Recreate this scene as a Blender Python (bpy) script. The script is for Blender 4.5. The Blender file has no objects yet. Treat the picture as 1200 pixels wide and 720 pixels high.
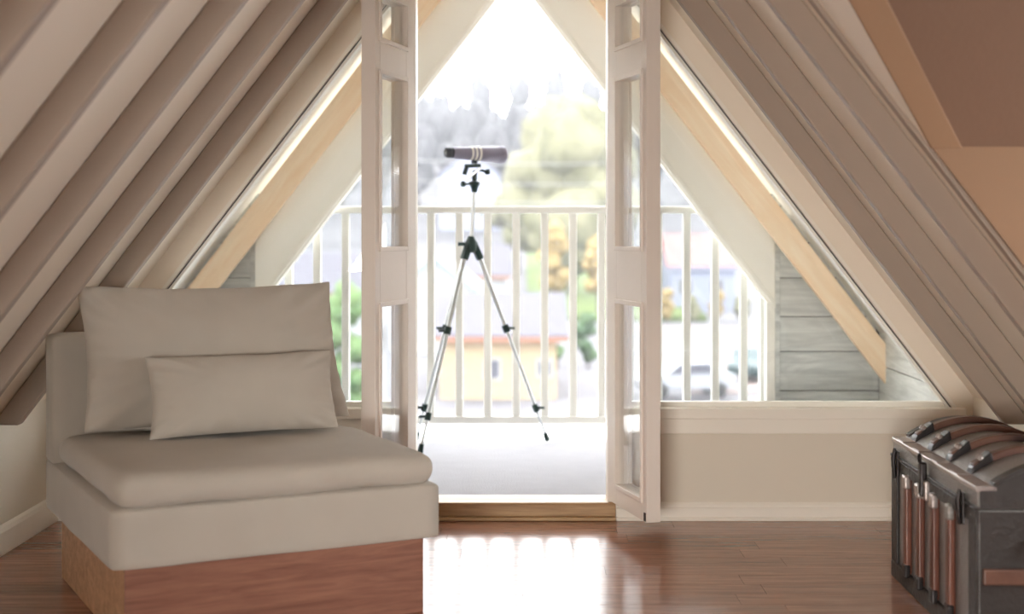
import bpy, bmesh, math, random
from mathutils import Vector, Matrix, noise
random.seed(7)
S = bpy.context.scene
C = S.collection
PI = math.pi

# ---------------------------------------------------------------- camera
F = 1700.0                 # focal length in pixels of the 1200x720 frame
EYE = 1.065
cam_d = bpy.data.cameras.new('camera')
cam_d.sensor_fit = 'HORIZONTAL'; cam_d.sensor_width = 36.0
cam_d.lens = 36.0 * F / 1200.0
cam_d.shift_x = -10 / 1200.0
cam_d.shift_y = -92 / 1200.0
cam_d.clip_start = 0.05; cam_d.clip_end = 2000
cam_d.dof.use_dof = True
cam_d.dof.focus_distance = 4.8
cam_d.dof.aperture_fstop = 2.0
cam = bpy.data.objects.new('camera', cam_d); C.objects.link(cam)
cam.location = (0, 0, EYE); cam.rotation_euler = (PI / 2, 0, 0)
S.camera = cam

# ---------------------------------------------------------------- sky
W = bpy.data.worlds.new('overcast_sky'); S.world = W
W.use_nodes = True
bgn = W.node_tree.nodes['Background']
bgn.inputs['Color'].default_value = (0.97, 0.985, 1.0, 1)
bgn.inputs['Strength'].default_value = 6.0

# ---------------------------------------------------------------- added fill lights
def area_light(name, loc, target, sx, sy, power, col):
    l = bpy.data.lights.new(name, 'AREA'); l.shape = 'RECTANGLE'
    l.size = sx; l.size_y = sy; l.energy = power; l.color = col
    o = bpy.data.objects.new(name, l); C.objects.link(o)
    o.location = loc
    o.rotation_euler = (Vector(target) - Vector(loc)).to_track_quat('-Z', 'Y').to_euler()
    return o
area_light('back_fill_light', (-0.85, -1.9, 0.75), (0.75, 4.6, 0.25), 1.3, 0.7, 11, (1.0, 0.95, 0.88)).data.spread = math.radians(55)  # unseen fill lamp added behind the camera, at the back wall opening
area_light('dormer_fill_light', (2.34, 2.67, 0.92), (-1.3, 3.7, 0.7), 1.0, 0.75, 9.5, (1.0, 0.97, 0.94))  # fill lamp added just inside the dormer, brightens chair and left slope

vs = S.view_settings
vs.view_transform = 'Standard'; vs.look = 'None'; vs.gamma = 1.0
vs.use_curve_mapping = False
vs.exposure = 0.68
S.cycles.max_bounces = 10; S.cycles.diffuse_bounces = 6; S.cycles.glossy_bounces = 4
S.cycles.transparent_max_bounces = 16
S.cycles.sample_clamp_indirect = 6.0

# ================================================================ helpers
def at(px, py, Y):
    """world point seen at a photograph pixel at depth Y"""
    return Vector(((px - 610) * Y / F, Y, EYE + (268 - py) * Y / F))

def link(name, bm, mat, parent=None, loc=(0, 0, 0), rot=(0, 0, 0), smooth=None, bevel=0.0, seg=2):
    if isinstance(bm, bmesh.types.BMesh):
        bmesh.ops.recalc_face_normals(bm, faces=bm.faces)
        me = bpy.data.meshes.new(name); bm.to_mesh(me); bm.free()
    else:
        me = bm
    if mat and not me.materials: me.materials.append(mat)
    if smooth is not None:
        for p in me.polygons: p.use_smooth = True
        if smooth < 180: me.set_sharp_from_angle(angle=math.radians(smooth))
    o = bpy.data.objects.new(name, me); C.objects.link(o)
    o.location = loc; o.rotation_euler = rot
    if parent: o.parent = parent
    if bevel > 0:
        m = o.modifiers.new('bevel', 'BEVEL'); m.width = bevel; m.segments = seg
        m.limit_method = 'ANGLE'; m.angle_limit = math.radians(35)
    return o

def empty(name, loc=(0, 0, 0), rotz=0.0):
    o = bpy.data.objects.new(name, None); C.objects.link(o)
    o.location = loc; o.rotation_euler = (0, 0, rotz); o.empty_display_size = 0.1
    return o

def tag(o, label=None, cat=None, group=None, kind=None):
    if label: o['label'] = label
    if cat: o['category'] = cat
    if group: o['group'] = group
    if kind: o['kind'] = kind
    return o

def structure(name, label, loc=(0, 0, 0)):
    return tag(empty(name, loc), label, None, None, 'structure')

def BM(): return bmesh.new()

def box(bm, x0, x1, y0, y1, z0, z1):
    v = [bm.verts.new(p) for p in ((x0,y0,z0),(x1,y0,z0),(x1,y1,z0),(x0,y1,z0),(x0,y0,z1),(x1,y0,z1),(x1,y1,z1),(x0,y1,z1))]
    for f in ((3,2,1,0),(4,5,6,7),(0,1,5,4),(1,2,6,5),(2,3,7,6),(3,0,4,7)):
        bm.faces.new([v[i] for i in f])
    return bm

def B(*a): return box(BM(), *a)

def prism_xz(bm, pts, y0, y1):
    """polygon in XZ, extruded along Y"""
    a = [bm.verts.new((p[0], y0, p[1])) for p in pts]
    b = [bm.verts.new((p[0], y1, p[1])) for p in pts]
    bm.faces.new(a); bm.faces.new(b[::-1])
    n = len(pts)
    for i in range(n): bm.faces.new((a[i], b[i], b[(i+1) % n], a[(i+1) % n]))
    return bm

def prism(bm, pts, off):
    """3D polygon extruded by the vector off"""
    off = Vector(off)
    a = [bm.verts.new(p) for p in pts]
    b = [bm.verts.new(Vector(p) + off) for p in pts]
    bm.faces.new(a); bm.faces.new(b[::-1])
    n = len(pts)
    for i in range(n): bm.faces.new((a[i], b[i], b[(i+1) % n], a[(i+1) % n]))
    return bm

def frame_from(d):
    d = Vector(d).normalized()
    u = d.cross(Vector((0, 0, 1)))
    if u.length < 1e-4: u = Vector((1, 0, 0))
    u.normalize()
    return d, u, d.cross(u).normalized()

def tube(bm, pts, r, n=12, cap=True):
    pts = [Vector(p) for p in pts]
    rs = r if isinstance(r, (list, tuple)) else [r] * len(pts)
    rings = []
    u_prev = None
    for i, p in enumerate(pts):
        d = (pts[min(i+1, len(pts)-1)] - pts[max(i-1, 0)])
        d, u, w = frame_from(d)
        if u_prev is not None:
            u = (u_prev - d * u_prev.dot(d)).normalized(); w = d.cross(u)
        u_prev = u
        rings.append([bm.verts.new(p + (u * math.cos(2*PI*k/n) + w * math.sin(2*PI*k/n)) * rs[i]) for k in range(n)])
    for i in range(len(rings)-1):
        for k in range(n):
            bm.faces.new((rings[i][k], rings[i][(k+1) % n], rings[i+1][(k+1) % n], rings[i+1][k]))
    if cap:
        bm.faces.new(rings[0][::-1]); bm.faces.new(rings[-1])
    return bm

def lathe(bm, prof, origin, axis, n=28):
    """prof: list of (distance along axis, radius)"""
    d, u, w = frame_from(axis); o = Vector(origin)
    rings = []
    for t, r in prof:
        rings.append([bm.verts.new(o + d*t + (u*math.cos(2*PI*k/n) + w*math.sin(2*PI*k/n)) * max(r, 1e-4)) for k in range(n)])
    for i in range(len(rings)-1):
        for k in range(n):
            bm.faces.new((rings[i][k], rings[i][(k+1) % n], rings[i+1][(k+1) % n], rings[i+1][k]))
    bm.faces.new(rings[0][::-1]); bm.faces.new(rings[-1])
    return bm

def bar(bm, a, b, w, t, up=(0, 0, 1)):
    """rectangular bar from a to b: w wide across, t thick along up"""
    a, b = Vector(a), Vector(b); d = (b - a).normalized()
    s = d.cross(Vector(up)).normalized(); n = s.cross(d).normalized()
    pts = [a + s*w/2 + n*t/2, a - s*w/2 + n*t/2, a - s*w/2 - n*t/2, a + s*w/2 - n*t/2]
    return prism(bm, pts, b - a)

# ---------------------------------------------------------------- materials
def new_mat(name):
    m = bpy.data.materials.new(name); m.use_nodes = True
    nt = m.node_tree; p = nt.nodes['Principled BSDF']
    return m, nt, p

def N(nt, t, **kw):
    n = nt.nodes.new(t)
    for k, v in kw.items():
        if k in n.inputs: n.inputs[k].default_value = v
        else: setattr(n, k, v)
    return n

def rgba(c): return (c[0], c[1], c[2], 1)
def srgb(r, g, b):
    f = lambda v: (v/255/12.92) if v/255 <= 0.04045 else ((v/255+0.055)/1.055)**2.4
    return (f(r), f(g), f(b))

def paint(name, col, rough=0.5, var=0.04, bump=0.05, scale=40, spec=0.4, metal=0.0):
    m, nt, p = new_mat(name)
    tc = N(nt, 'ShaderNodeTexCoord')
    nz = N(nt, 'ShaderNodeTexNoise', Scale=scale*0.08, Detail=4.0)
    nt.links.new(tc.outputs['Object'], nz.inputs['Vector'])
    mx = N(nt, 'ShaderNodeMix', data_type='RGBA')
    mx.inputs[6].default_value = rgba([min(1, c*(1-var)) for c in col])
    mx.inputs[7].default_value = rgba([min(1, c*(1+var)) for c in col])
    nt.links.new(nz.outputs['Fac'], mx.inputs[0])
    nt.links.new(mx.outputs[2], p.inputs['Base Color'])
    p.inputs['Roughness'].default_value = rough
    p.inputs['Metallic'].default_value = metal
    p.inputs['Specular IOR Level'].default_value = spec
    if bump > 0:
        n2 = N(nt, 'ShaderNodeTexNoise', Scale=scale, Detail=3.0)
        nt.links.new(tc.outputs['Object'], n2.inputs['Vector'])
        b = N(nt, 'ShaderNodeBump', Strength=bump, Distance=0.01)
        nt.links.new(n2.outputs['Fac'], b.inputs['Height'])
        nt.links.new(b.outputs['Normal'], p.inputs['Normal'])
    return m

def wood(name, dark, light, scale=(1, 12, 12), rough=0.4, rnd=0.0, bump=0.1, knots=0.0, coat=0.0, spec=0.5, wave=1.0):
    """grain stretched along local X (scale gives the stretch)"""
    m, nt, p = new_mat(name)
    tc = N(nt, 'ShaderNodeTexCoord')
    mp = N(nt, 'ShaderNodeMapping'); mp.inputs['Scale'].default_value = scale
    src = tc.outputs['Object']
    if rnd > 0:
        oi = N(nt, 'ShaderNodeObjectInfo')
        ad = N(nt, 'ShaderNodeVectorMath', operation='ADD')
        mu = N(nt, 'ShaderNodeMath', operation='MULTIPLY'); mu.inputs[1].default_value = 37.0
        nt.links.new(oi.outputs['Random'], mu.inputs[0])
        nt.links.new(src, ad.inputs[0]); nt.links.new(mu.outputs[0], ad.inputs[1])
        src = ad.outputs[0]
    nt.links.new(src, mp.inputs['Vector'])
    n1 = N(nt, 'ShaderNodeTexNoise', Scale=3.0, Detail=8.0, Roughness=0.65, Distortion=0.6*wave)
    nt.links.new(mp.outputs['Vector'], n1.inputs['Vector'])
    cr = N(nt, 'ShaderNodeValToRGB')
    cr.color_ramp.elements[0].position = 0.33; cr.color_ramp.elements[0].color = rgba(dark)
    cr.color_ramp.elements[1].position = 0.68; cr.color_ramp.elements[1].color = rgba(light)
    nt.links.new(n1.outputs['Fac'], cr.inputs['Fac'])
    colr = cr.outputs['Color']
    if knots > 0:
        vo = N(nt, 'ShaderNodeTexVoronoi', Scale=knots)
        nt.links.new(src, vo.inputs['Vector'])
        kr = N(nt, 'ShaderNodeValToRGB')
        kr.color_ramp.elements[0].position = 0.05; kr.color_ramp.elements[0].color = (1, 1, 1, 1)
        kr.color_ramp.elements[1].position = 0.12; kr.color_ramp.elements[1].color = (0, 0, 0, 1)
        nt.links.new(vo.outputs['Distance'], kr.inputs['Fac'])
        mk = N(nt, 'ShaderNodeMix', data_type='RGBA')
        nt.links.new(kr.outputs['Color'], mk.inputs[0]); nt.links.new(colr, mk.inputs[6])
        mk.inputs[7].default_value = rgba([c*0.35 for c in dark])
        colr = mk.outputs[2]
    if rnd > 0:
        hs = N(nt, 'ShaderNodeHueSaturation')
        mr = N(nt, 'ShaderNodeMapRange'); mr.inputs['To Min'].default_value = 1-rnd; mr.inputs['To Max'].default_value = 1+rnd
        nt.links.new(oi.outputs['Random'], mr.inputs['Value'])
        nt.links.new(mr.outputs['Result'], hs.inputs['Value']); nt.links.new(colr, hs.inputs['Color'])
        colr = hs.outputs['Color']
    nt.links.new(colr, p.inputs['Base Color'])
    p.inputs['Roughness'].default_value = rough
    p.inputs['Specular IOR Level'].default_value = spec
    p.inputs['Coat Weight'].default_value = coat; p.inputs['Coat Roughness'].default_value = 0.12
    if bump > 0:
        b = N(nt, 'ShaderNodeBump', Strength=bump, Distance=0.004)
        nt.links.new(n1.outputs['Fac'], b.inputs['Height']); nt.links.new(b.outputs['Normal'], p.inputs['Normal'])
    return m

def fabric(name, col):
    m, nt, p = new_mat(name)
    tc = N(nt, 'ShaderNodeTexCoord')
    w1 = N(nt, 'ShaderNodeTexWave', Scale=190.0, Distortion=1.2, Detail=1.0); w1.bands_direction = 'X'
    w2 = N(nt, 'ShaderNodeTexWave', Scale=190.0, Distortion=1.2, Detail=1.0); w2.bands_direction = 'Z'
    w3 = N(nt, 'ShaderNodeTexNoise', Scale=9.0, Detail=6.0)
    for w in (w1, w2, w3): nt.links.new(tc.outputs['Object'], w.inputs['Vector'])
    ad = N(nt, 'ShaderNodeMath', operation='ADD')
    nt.links.new(w1.outputs['Fac'], ad.inputs[0]); nt.links.new(w2.outputs['Fac'], ad.inputs[1])
    mx = N(nt, 'ShaderNodeMix', data_type='RGBA')
    mx.inputs[6].default_value = rgba([c*0.93 for c in col]); mx.inputs[7].default_value = rgba([min(1, c*1.07) for c in col])
    nt.links.new(w3.outputs['Fac'], mx.inputs[0]); nt.links.new(mx.outputs[2], p.inputs['Base Color'])
    p.inputs['Roughness'].default_value = 0.95; p.inputs['Specular IOR Level'].default_value = 0.15
    p.inputs['Sheen Weight'].default_value = 0.25; p.inputs['Sheen Roughness'].default_value = 0.5
    b = N(nt, 'ShaderNodeBump', Strength=0.5, Distance=0.001)
    nt.links.new(ad.outputs[0], b.inputs['Height'])
    b2 = N(nt, 'ShaderNodeBump', Strength=0.12, Distance=0.02)
    nt.links.new(w3.outputs['Fac'], b2.inputs['Height']); nt.links.new(b.outputs['Normal'], b2.inputs['Normal'])
    nt.links.new(b2.outputs['Normal'], p.inputs['Normal'])
    return m

def glass(name, tint=(0.97, 0.98, 0.98), base=0.05):
    m = bpy.data.materials.new(name); m.use_nodes = True
    nt = m.node_tree; nt.nodes.remove(nt.nodes['Principled BSDF'])
    out = nt.nodes['Material Output']
    tr = N(nt, 'ShaderNodeBsdfTransparent'); tr.inputs['Color'].default_value = rgba(tint)
    gl = N(nt, 'ShaderNodeBsdfGlossy'); gl.inputs['Roughness'].default_value = 0.02
    lw = N(nt, 'ShaderNodeLayerWeight', Blend=0.5)
    pw = N(nt, 'ShaderNodeMath', operation='POWER'); pw.inputs[1].default_value = 6.0
    nt.links.new(lw.outputs['Facing'], pw.inputs[0])
    ma = N(nt, 'ShaderNodeMath', operation='MULTIPLY_ADD'); ma.inputs[1].default_value = 0.9; ma.inputs[2].default_value = base
    nt.links.new(pw.outputs[0], ma.inputs[0])
    ms = N(nt, 'ShaderNodeMixShader')
    nt.links.new(ma.outputs[0], ms.inputs[0]); nt.links.new(tr.outputs[0], ms.inputs[1]); nt.links.new(gl.outputs[0], ms.inputs[2])
    nt.links.new(ms.outputs[0], out.inputs['Surface'])
    return m

M = {}
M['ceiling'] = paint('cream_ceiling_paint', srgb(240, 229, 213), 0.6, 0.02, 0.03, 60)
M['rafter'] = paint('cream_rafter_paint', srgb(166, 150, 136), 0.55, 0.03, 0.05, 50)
M['wall'] = paint('cream_wall_paint', srgb(226, 217, 201), 0.6, 0.02, 0.03, 70)
M['trim'] = paint('white_trim_paint', srgb(244, 238, 226), 0.38, 0.015, 0.02, 60)
M['door'] = paint('white_door_paint', srgb(234, 224, 214), 0.42, 0.02, 0.04, 50)
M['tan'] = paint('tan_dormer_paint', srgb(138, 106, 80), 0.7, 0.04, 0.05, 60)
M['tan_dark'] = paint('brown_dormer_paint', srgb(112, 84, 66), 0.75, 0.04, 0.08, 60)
M['glass'] = glass('window_glass')
M['gasket'] = paint('dark_gasket_rubber', srgb(70, 72, 78), 0.6, 0.05, 0)
M['floor'] = wood('red_brown_floor_wood', srgb(132, 88, 70), srgb(168, 120, 96), (1.2, 16, 16), 0.15, 0.12, 0.02, spec=0.38)
M['oak'] = wood('oak_plinth_wood', srgb(178, 134, 100), srgb(216, 174, 136), (1.2, 9, 14), 0.5, 0.0, 0.06)
M['oak_bounce'] = wood('oak_floor_bounce_wood', srgb(122, 80, 64), srgb(158, 110, 90), (1.2, 9, 14), 0.45, 0.0, 0.06)  # plinth oak again, with red floor bounce and shade put into the colour
M['pine'] = wood('pine_beam_wood', srgb(243, 210, 174), srgb(251, 230, 202), (0.8, 10, 7), 0.6, 0.0, 0.05, knots=4.2)
M['threshold'] = wood('threshold_wood', srgb(160, 124, 86), srgb(204, 170, 126), (1.0, 18, 18), 0.45, 0.0, 0.05, knots=3.0)
M['plank'] = wood('weathered_grey_plank', srgb(192, 195, 194), srgb(234, 236, 232), (1.0, 12, 10), 0.8, 0.08, 0.15)
M['plank_pale'] = wood('whitewashed_plank', srgb(196, 196, 190), srgb(236, 236, 230), (10, 1.0, 10), 0.8, 0.05, 0.25)
M['ext'] = paint('white_outdoor_paint', srgb(244, 241, 232), 0.5, 0.02, 0.04, 40)
M['rail'] = paint('white_railing_paint', srgb(236, 236, 230), 0.4, 0.02, 0.02, 40)
M['deck'] = paint('pale_deck_covering', srgb(170, 170, 176), 0.9, 0.06, 0.5, 140, 0.2)
M['ledge'] = paint('white_ledge_sheet', srgb(240, 240, 240), 0.6, 0.02, 0.05, 40)
M['cover'] = fabric('greige_linen_fabric', srgb(196, 187, 174))

# ================================================================ large structure
CX = -0.025                 # ridge line of the A-frame
D = 5.30                    # room face of the gable wall
WI, WO = 1.115, 1.205       # half widths at eye height: rafter faces, ceiling
PITCH = 1.30
KNEE = 1.675
def sx(w, z): return w + (EYE - z) / PITCH          # half width at height z
def sz(w, x): return EYE + PITCH * (w - x)          # height at half width x
BACK = -2.0

# floor: a board is one object, boards share five meshes
fl = structure('floor', 'glossy red-brown narrow-board wooden floor')
link('subfloor', B(-1.9, 2.6, BACK-0.1, 5.42, -0.14, -0.0145), M['floor'], fl)
BW = 0.118
lens = [0.62, 0.92, 1.22, 1.22, 1.5]
bms = []
for L in sorted(set(lens)):
    b = B(0, L-0.0005, 0, BW-0.0005, -0.014, 0.0)
    bmesh.ops.bevel(b, geom=[e for e in b.edges if all(v.co.z > -0.001 for v in e.verts)], offset=0.0007, segments=1, affect='EDGES')
    bmesh.ops.recalc_face_normals(b, faces=b.faces)
    me = bpy.data.meshes.new('floor_board'); b.to_mesh(me); b.free(); me.materials.append(M['floor'])
    bms.append((L, me))
y = 5.285 - BW; row = 0
while y > BACK:
    x = -1.71 - random.random()*0.5
    far = 2.42 if 1.73 < y < 3.5 else 1.66
    near = y < 2.7
    while x < far:
        L, me = random.choice(bms[2:]) if near else random.choice(bms)
        if x + L > -1.72:
            link('floor_board', me, None, fl, (x, y, 0))
        x += L
    y -= BW; row += 1

# ceiling slopes and rafters
ce = structure('ceiling', 'cream sloped attic ceiling with exposed painted rafters on both slopes')
ZB = sz(WO, KNEE)
ZR = sz(WO, 0.0)
for s, nm in ((-1, 'l'), (1, 'r')):
    n = Vector((s*PITCH, 0, 1)).normalized()
    def P(w, z, Y, s=s): return Vector((CX + s*sx(w, z), Y, z))
    if s < 0:
        quads = [[(BACK-0.05, ZB-0.06), (D, ZB-0.06), (D, ZR), (BACK-0.05, ZR)]]
    else:
        quads = [[(3.61, ZB-0.06), (D, ZB-0.06), (D, ZR), (3.61, ZR)],
                 [(3.61, 1.269), (3.61, ZR), (2.67, ZR)],
                 [(1.73, 1.269), (2.67, ZR), (1.73, ZR)],
                 [(BACK-0.05, ZB-0.06), (1.73, ZB-0.06), (1.73, ZR), (BACK-0.05, ZR)]]
    bm = BM()
    for q in quads: prism(bm, [P(WO, z, Y) for Y, z in q], n*0.05)
    link('slope_panel', bm, M['ceiling'], ce)
    fars = [4.755, 4.235, 3.70, 3.15, 2.60, 2.05, 1.5, 0.95, 0.4, -0.15, -0.7, -1.25] if s < 0 else [4.776, 4.30, 3.774, 1.5, 0.95, 0.4, -0.15, -0.7, -1.25]
    zb = 0.425
    for yf in fars:
        pts = [(CX+s*sx(WI, zb), zb), (CX+s*(KNEE-0.002), zb), (CX+s*(KNEE-0.002), ZB), (CX, ZR), (CX, sz(WI, 0))]
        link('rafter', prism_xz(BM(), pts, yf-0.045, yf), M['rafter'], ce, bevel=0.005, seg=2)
# narrow bead along the edge of the dormer opening, valley trim and ridge
pts = [(CX+sx(1.190, 0.5), 0.5), (CX+sx(WO+0.002, 0.5), 0.5), (CX+sx(WO+0.002, 2.5), 2.5), (CX+sx(1.190, 2.5), 2.5)]
link('edge_bead', prism_xz(BM(), pts, 3.618, 3.655), M['rafter'], ce, bevel=0.003)
# dormer on the right slope
do = structure('wall_dormer', 'tan dormer recess in the right slope with brown sloped ceiling')
DX = 2.40
c0 = CX + sx(WO, 1.269)
for s in (-1, 1):
    Yc = 2.67 - s*(-0.94)
    bm = BM()
    a = [(CX, 2.67, ZR), (c0, Yc, 1.269), (DX, Yc, 1.269), (DX, 2.67, ZR)]
    prism(bm, a, (0, s*0.05, 0.035))
    link('dormer_slope', bm, M['tan_dark'], do)
    # cheek wall below the dormer eave
    bm = BM()
    pts = [(CX+KNEE, 0), (DX, 0), (DX, 1.269), (c0, 1.269), (CX+sx(WO, ZB), ZB)]
    prism_xz(bm, pts, Yc-s*0.003, Yc+s*0.06)
    link('cheek', bm, M['tan'], do)
    # valley board
    n = Vector((0, -s*1.45, -1)).normalized()
    q = [Vector((c0-0.004, Yc, 1.269)), Vector((CX+0.16, Yc-s*0.94*0.84, 1.269+(ZR-1.269)*0.84)), Vector((CX+0.28, Yc-s*0.94*0.84, 1.269+(ZR-1.269)*0.84)), Vector((c0+0.075, Yc, 1.269))]
    link('valley_board', prism(BM(), q, n*0.012), M['tan'], do, bevel=0.004)
bm = B(DX, DX+0.08, 1.7, 2.12, 0, 2.7); box(bm, DX, DX+0.08, 3.22, 3.64, 0, 2.7); box(bm, DX, DX+0.08, 2.12, 3.22, 0, 0.5); box(bm, DX, DX+0.08, 2.12, 3.22, 1.34, 2.7)
link('dormer_front', bm, M['tan_dark'], do)
w3 = structure('window_3', 'dormer window in the right slope', (DX, 2.67, 0))
bm = BM()
for a in (-0.55, -0.02, 0.51): box(bm, 0.0, 0.06, a, a+0.04, 0.5, 1.34)
box(bm, 0.0, 0.06, -0.55, 0.55, 0.5, 0.54); box(bm, 0.0, 0.06, -0.55, 0.55, 1.30, 1.34)
link('frame', bm, M['trim'], w3, bevel=0.003)
for a in (-0.51, 0.02): link('pane', B(0.028, 0.034, a, a+0.49, 0.54, 1.30), M['glass'], w3)

# knee walls
for s, nm, spans in ((-1, 'wall_left', [(BACK, D+0.1)]), (1, 'wall_right', [(BACK, 1.73), (3.61, D+0.1)])):
    w = structure(nm, 'low cream knee wall under the %s slope' % ('left' if s < 0 else 'right'))
    for a, b in spans:
        xa = CX + s*KNEE
        link('wall_panel', B(min(xa, xa+s*0.08), max(xa, xa+s*0.08), a, b, 0, ZB+0.01), M['wall'], w)
    bb = structure('baseboard_' + nm[5:], 'white moulded baseboard along the %s knee wall' % nm[5:])
    for a, b in spans:
        bm = BM()
        prof = [(0, 0), (0.016, 0), (0.016, 0.075), (0.011, 0.088), (0.004, 0.096), (0, 0.096)]
        p3 = [Vector((xa - s*0.0005 - s*t, a, z)) for t, z in prof]
        prism(bm, p3, (0, (b if b < D else D) - a, 0))
        link('moulding', bm, M['trim'], bb, bevel=0.002)

# gable wall (front) with the door opening between x = HL and HR
HL, HR = -0.383, 0.318
SILL = 0.411
wf = structure('wall_front', 'cream gable end wall below and around the triangular windows')
JL, JR = HL-0.03, HR+0.03
for s in (-1, 1):
    xa, xb = (CX-KNEE-0.08, JL) if s < 0 else (JR, CX+KNEE+0.08)
    link('wall_panel', B(xa, xb, D, D+0.10, 0, 0.372), M['wall'], wf)
    # apron trim under the sill
    a, b = (CX-KNEE, JL) if s < 0 else (JR, CX+KNEE)
    link('apron_trim', B(a, b, D-0.018, D, 0.317, 0.372), M['trim'], wf, bevel=0.003)
    # jamb beside the door
    j0, j1 = (JL, HL) if s < 0 else (HR, JR)
    link('door_jamb', B(j0, j1, D-0.005, D+0.11, 0, 2.0), M['trim'], wf, bevel=0.003)
    # sloped casing between ceiling and window
    zt = 2.0
    pts = [(CX+s*sx(1.36, 0.372), 0.372), (CX+s*sx(1.098, 0.372), 0.372), (CX+s*sx(1.098, zt), zt), (CX+s*sx(1.36, zt), zt)]
    link('sloped_casing', prism_xz(BM(), pts, D-0.008, D+0.06), M['ceiling'], wf, bevel=0.002)
    pts = [(CX+s*sx(1.114, 0.415), 0.415), (CX+s*sx(1.098, 0.415), 0.415), (CX+s*sx(1.098, zt), zt), (CX+s*sx(1.114, zt), zt)]
    link('casing_bead', prism_xz(BM(), pts, D-0.016, D-0.008), M['trim'], wf)
pts = [(CX-sx(1.205, 1.96), 1.96), (CX+sx(1.205, 1.96), 1.96), (CX, sz(1.36, 0))]
link('gable_panel', prism_xz(BM(), pts, D, D+0.09), M['wall'], wf)
link('door_header', B(JL, JR, D-0.005, D+0.11, 1.93, 2.0), M['trim'], wf)
bb = structure('baseboard_front', 'white moulded baseboard along the gable wall')
prof = [(0, 0), (0.024, 0), (0.024, 0.010), (0.016, 0.014), (0.016, 0.044), (0.010, 0.048), (0.012, 0.056), (0.004, 0.066), (0, 0.066)]
for a, b in ((CX-KNEE+0.017, JL), (JR, CX+KNEE-0.017)):
    bm = BM(); prism(bm, [Vector((a, D-0.0005-t, z)) for t, z in prof], (b-a, 0, 0))
    link('moulding', bm, M['trim'], bb, bevel=0.002)

# triangular windows beside the door
for s, nm, side in ((-1, 'window_1', 'left'), (1, 'window_2', 'right')):
    w = structure(nm, 'triangular %s gable window reaching from white sill to sloped ceiling' % side)
    xj = (JL if s < 0 else JR) - CX
    xj = abs(xj)
    we = 1.096
    tip = (CX+s*sx(we, SILL), SILL); top = (CX+s*xj, sz(we, xj)); foot = (CX+s*xj, SILL)
    a, b = sorted((CX+s*xj, CX+s*(KNEE-0.03)))
    link('sill', B(a, b, D-0.035, D+0.10, 0.372, SILL), M['trim'], w, bevel=0.004)
    fr = BM()
    def slat(w0, w1, y0, y1):
        return prism_xz(BM(), [(CX+s*sx(w0, SILL), SILL), (CX+s*sx(w1, SILL), SILL), (CX+s*sx(w1, 1.97), 1.97), (CX+s*sx(w0, 1.97), 1.97)], y0, y1)
    link('gasket', slat(we+0.001, we-0.004, D+0.004, D+0.012), M['gasket'], w)
    link('frame', slat(we-0.004, we-0.016, D+0.004, D+0.06), M['ext'], w)
    box(fr, *sorted((CX+s*xj, CX+s*(xj+0.014))), D+0.012, D+0.06, SILL, 1.95)
    box(fr, *sorted((CX+s*xj, CX+s*sx(we, SILL))), D+0.02, D+0.06, SILL, SILL+0.018)
    link('frame', fr, M['ext'], w)
    bm = prism_xz(BM(), [(CX+s*xj, SILL), tip, top], D+0.033, D+0.039)
    link('pane', bm, M['glass'], w)

# wooden threshold
th = structure('trim_1', 'pale wooden door threshold with a knot')
link('board', B(JL+0.001, JR-0.001, D-0.012, D+0.13, 0.014, 0.058), M['threshold'], th, bevel=0.003)
link('nosing', B(JL+0.001, JR-0.001, D-0.022, D+0.14, 0.058, 0.067), M['threshold'], th, bevel=0.003)
link('bottom_lip', B(JL+0.001, JR-0.001, D-0.03, D+0.02, 0.001, 0.014), M['threshold'], th, bevel=0.003)

# open glazed doors, hinged at the gable wall and swung into the room
def leaf(name, label, hx, s, ang):
    """local x runs from hinge to free edge, y across the thickness"""
    L, T, zb, zt = 0.432, 0.05, 0.076, 1.90
    d = structure(name, label, (hx, D-0.012, 0))
    # direction from hinge: into the room (-Y) and outwards by s
    d.rotation_euler = (0, 0, math.atan2(-math.cos(ang), s*math.sin(ang)))
    y0, y1 = (0, T) if s > 0 else (-T, 0)
    if s > 0: pass
    sf, sn = 0.105, 0.05            # stile widths at hinge and at free edge
    link('hinge_stile', B(0, sf, y0, y1, zb, zt), M['door'], d, bevel=0.002)
    link('free_stile', B(L-sn, L, y0, y1, zb, zt), M['door'], d, bevel=0.002)
    rails = [(zb, 0.15), (0.80, 1.0), (1.592, 1.712), (1.86, zt)]
    for a, b in rails:
        link('rail', B(sf, L-sn, y0, y1, a, b), M['door'], d, bevel=0.002)
    for i in range(3):
        a, b = rails[i][1], rails[i+1][0]
        ym = 0.013 if s > 0 else -0.013        # glass sits close to the face seen from the room's middle
        link('pane', B(sf-0.004, L-sn+0.004, ym-0.003, ym+0.003, a-0.004, b+0.004), M['glass'], d)
        for yy0, yy1 in ((y0-0.007, y0+0.006), (y1-0.006, y1+0.007)):
            bm = BM(); m_ = 0.014
            box(bm, sf-m_, sf+0.002, yy0, yy1, a-m_, b+m_); box(bm, L-sn-0.002, L-sn+m_, yy0, yy1, a-m_, b+m_)
            box(bm, sf+0.002, L-sn-0.002, yy0, yy1, a-m_, a+0.002); box(bm, sf+0.002, L-sn-0.002, yy0, yy1, b-0.002, b+m_)
            link('glazing_bead', bm, M['door'], d, bevel=0.002)
    for z in (0.3, 1.0, 1.7):
        yk = y1+0.002 if s > 0 else y0-0.002
        link('hinge', tube(BM(), [(-0.004, yk, z-0.04), (-0.004, yk, z+0.04)], 0.006, 10), M['steel'], d, smooth=40)
    yk = (y0-0.003, y0+0.004) if s < 0 else (y0-0.003, y0+0.004)
    link('door_bolt', B(L-0.022, L-0.006, yk[0], yk[1], zb+0.004, zb+0.032), M['black_metal'], d, bevel=0.001)
    return d
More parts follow.
